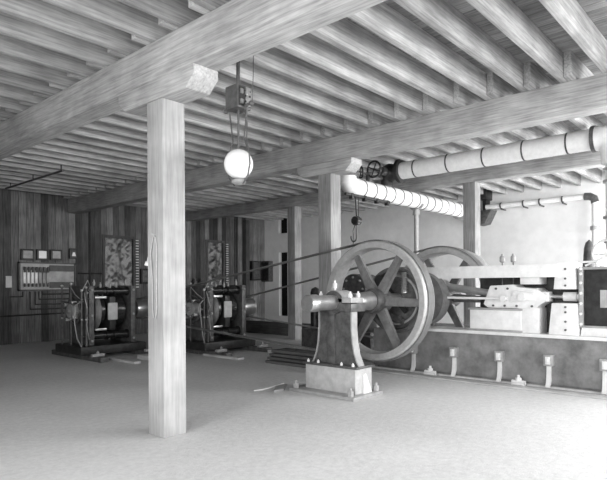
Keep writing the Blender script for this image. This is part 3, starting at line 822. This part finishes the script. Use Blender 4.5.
MB().cyl((11.1, 7.9, .8), (11.1, 9.45, .8), .1).build('manifold', 'iron', t)
for k in range(8):
    a = k * PI / 4
    MB().bolt((10.7, 7.9 + .28 * math.cos(a), 1.55 + .28 * math.sin(a)), (-1, 0, 0), .03, .04).build('drum_bolt', 'painted', t)
# steps of planks behind the lower spokes
t = thing('plank_stack', (8.5, 7.4, 0), 'low stack of dark planks behind the near flywheel spokes', 'planks')
for k in range(4):
    MB().box(8.1 + .06 * k, 8.75, 6.95 + .05 * k, 8.3, .07 * k, .07 * k + .055, .006).build('plank', 'darkwood', t)

# loose planks on the floor near the generators
FP = [((6.2, 6.36, 10.3, 11.9), .05, 'pale loose plank on the floor before the left generator'),
      ((6.7, 6.95, 10.55, 11.0), .10, 'short timber block on the floor right of the left generator'),
      ((8.0, 8.18, 9.05, 10.3), .05, 'loose plank on the floor before the centre generator'),
      ((9.35, 9.6, 8.55, 9.5), .07, 'timber offcut on the floor right of the centre generator')]
for (xa, xb, ya, yb), h_, lab in FP:
    o = MB().box(xa, xb, ya, yb, 0, h_, .006).build('floor_plank', 'plank'); tag(o, lab, 'plank')
# low wall of dark timber at the back, along the belt
o = MB().box(12.9, 13.1, 7.2, 15.5, 0, .42, .01).build('timber_sill', 'darkwood'); tag(o, 'long low dark timber sill on the floor by the white wall', 'timber')

# ------------------------------------------------------------------ switchboard and wall fittings
FY = YW - 0.006
t = thing('switchboard', (7.1, FY, 1.55), 'wall switchboard panel with a row of white switches', 'switchboard')
MB().box(6.3, 7.9, FY - .06, FY, 1.55, 2.32).build('panel', 'marble', t)
MB().box(6.26, 6.31, FY - .09, FY, 1.52, 2.36).box(6.26, 7.95, FY - .09, FY, 2.32, 2.36).box(7.9, 7.95, FY - .09, FY, 1.4, 2.36).box(6.26, 7.95, FY - .09, FY, 1.52, 1.56).build('frame', 'iron', t)
MB().box(7.15, 7.88, FY - .09, FY - .06, 2.10, 2.28).box(7.15, 7.88, FY - .09, FY - .06, 1.6, 1.78).build('bus_bar', 'iron', t)
for k in range(7):
    x_ = 6.42 + .11 * k
    s = MB().box(x_ - .035, x_ + .035, FY - .10, FY - .06, 1.72, 2.12, .008).build('switch', 'porcelain' if k < 4 else 'marble', t)
    MB().box(x_ - .02, x_ + .03, FY - .14, FY - .09, 2.06, 2.22, .006).build('switch_blade', 'iron', s)
    MB().box(x_ - .02, x_ + .02, FY - .13, FY - .09, 1.64, 1.74, .006).build('switch_blade', 'iron', s)
for k, (xa, xb, zb, dial, lab) in enumerate([(6.34, 6.70, 2.42, 'marble', 'leftmost dark framed meter above the switchboard'),
                                             (6.78, 7.10, 2.43, 'porcelain', 'framed meter with a white face above the switchboard'),
                                             (7.18, 7.52, 2.44, 'marble', 'dark faced meter above the switchboard, third from left'),
                                             (7.76, 8.00, 2.50, 'iron', 'small black box meter above the right end of the switchboard')]):
    m = thing('wall_meter', ((xa + xb) / 2, FY, zb), lab, 'meter', 'meters above the switchboard')
    hh = .32
    MB().box(xa, xb, FY - .08, FY, zb, zb + hh, .012).build('case', 'iron', m)
    MB().box(xa + .05, xb - .05, FY - .092, FY - .08, zb + .05, zb + hh - .05).build('dial', dial, m)
    if k == 3:
        MB().prism([(xa + .06, zb + .08), (xb - .06, zb + .08), (xb - .09, zb + .2), (xa + .09, zb + .2)], 'Y', FY - .1, FY - .09).build('face_plate', 'porcelain', m)
o = MB().box(5.94, 6.10, FY - .02, FY, 1.62, 1.95).build('wall_card', 'paper'); tag(o, 'small pale card pinned to the boards left of the switchboard', 'card')
# conduits
CON = [([(6.95, 1.5), (6.95, 1.42), (7.9, 1.42)], 'first conduit line below the switchboard, topmost'),
       ([(6.85, 1.5), (6.85, 1.27), (7.95, 1.27)], 'second conduit line below the switchboard'),
       ([(6.75, 1.5), (6.75, 1.12), (8.0, 1.12)], 'third conduit line below the switchboard'),
       ([(6.6, 1.5), (6.6, .98), (8.0, .98)], 'lowest conduit line below the switchboard'),
       ([(7.93, .3), (7.93, 1.5)], 'upright conduit below the right end of the switchboard'),
       ([(8.45, 1.0), (8.45, 4.3)], 'tall dark conduit on the boards left of the wider window'),
       ([(8.05, 2.05), (8.82, 2.05)], 'level dark conduit between switchboard and wider window'),
       ([(6.4, 1.5), (6.4, 1.36), (6.05, 1.36)], 'short bent conduit at the left foot of the switchboard'),
       ([(13.75, 1.0), (13.75, 1.4)], 'stub of conduit under the narrow window'),
       ([(14.5, .8), (14.5, 4.3)], 'tall dark conduit right of the narrow window'),
       ([(14.62, .8), (14.62, 4.3)], 'second tall dark conduit right of the narrow window'),
       ([(5.0, .8), (7.6, .83)], 'long thin conduit low on the boards at far left')]
for pts, lab in CON:
    b = MB().tube([(p[0], FY - .026, p[1]) for p in pts], .022, 8)
    o = b.build('conduit', 'iron'); tag(o, lab, 'conduit', 'wall conduits')
for x_, za, zb, lab in [(10.10, 1.55, 3.25, 'upright rack of pale insulator pegs right of the wider window'), (14.08, 1.7, 3.33, 'upright rack of pale insulator pegs right of the narrow window')]:
    m = thing('insulator_rack', (x_, FY, za), lab, 'rack')
    MB().box(x_ - .05, x_ + .05, FY - .03, FY, za, zb).build('backboard', 'trim', m)
    n = 18
    for k in range(n):
        z = za + .06 + (zb - za - .12) * k / (n - 1)
        MB().cyl((x_ - .05, FY - .05, z), (x_ + .05, FY - .05, z), .02, seg=10).build('insulator', 'porcelain', m)
m = thing('fuse_box', (10.4, FY, 1.72), 'black framed fuse box on the boards beside the nearest post', 'box')
MB().box(10.22, 10.58, FY - .12, FY, 1.72, 2.24, .015).build('case', 'iron', m)
MB().box(10.27, 10.53, FY - .132, FY - .12, 1.78, 2.18, .01).build('door', 'castiron', m)
m = thing('switch_cabinet', (15.6, FY, 1.9), 'dark cabinet on the boards in the far right corner', 'cabinet')
MB().box(15.25, 15.75, FY - .25, FY, 1.85, 2.65, .015).build('case', 'iron', m)
MB().box(15.3, 15.7, FY - .265, FY - .25, 1.9, 2.6, .01).build('door', 'castiron', m)
m = thing('wall_cabinet', (16.05, 16.2, 1.8), 'dark cabinet on the white wall by the far corner', 'cabinet')
MB().box(15.95, XW, 16.1, 16.5, 1.8, 2.66, .015).build('case', 'castiron', m)
MB().box(15.935, 15.95, 16.13, 16.47, 1.85, 2.6, .01).build('door', 'iron', m)
o = MB().box(14.95, 15.15, FY - .2, FY, .2, 4.3, .01).build('wall_stud', 'trim'); tag(o, 'dark upright timber on the boards near the far corner', 'timber')
# small pots on a shelf behind the centre generator
o = MB().box(12.3, 13.9, FY - .25, FY, 1.50, 1.55, .006).build('shelf', 'trim'); tag(o, 'dark shelf under the narrow window', 'shelf')
for k, x_ in enumerate((12.45, 12.75)):
    o = MB().lathe([(0, 0), (0, .08), (.25, .09), (.28, .05), (.36, .05), (.36, 0)], (x_, FY - .13, 1.55), (0, 0, 1), 16).build('oil_can', 'castiron')
    tag(o, ['squat oil can at the left end of the dark shelf', 'squat oil can second from the left on the dark shelf'][k], 'can', 'cans on the shelf')

# ------------------------------------------------------------------ light
def area(name, loc, rot, sx, sy, power):
    l = bpy.data.lights.new(name, 'AREA'); l.shape = 'RECTANGLE'; l.size = sx; l.size_y = sy; l.energy = power
    o = bpy.data.objects.new(name, l); COL.objects.link(o); o.location = loc; o.rotation_euler = rot
    return o
TILT = math.radians(28)
for a, c in xs:
    area('daylight', ((a + c) / 2, Y0 + .02, 2.35), (PI / 2 - TILT, 0, 0), c - a, 2.8, 190 if a < 9 else 600)
for a, c in [(-1.8, 0.6), (1.6, 4.0)]:
    area('daylight', (X0 + .02, (a + c) / 2, 2.35), (PI / 2 - TILT, 0, -PI / 2), c - a, 2.8, 350)
area('daylight', (XW - .02, 0.4, 2.25), (PI / 2 - TILT, 0, PI / 2), 3.8, 2.6, 420)

wd = bpy.data.worlds.new('sky'); SC.world = wd; wd.use_nodes = True
bg = wd.node_tree.nodes['Background']; bg.inputs[0].default_value = (0.8, 0.8, 0.8, 1); bg.inputs[1].default_value = 0.26

SC.cycles.use_denoising = True
SC.cycles.max_bounces = 8
SC.cycles.diffuse_bounces = 5
SC.view_settings.view_transform = 'Standard'
SC.view_settings.look = 'None'
SC.view_settings.exposure = 0.0
SC.view_settings.gamma = 1.0
SC.view_settings.use_curve_mapping = False
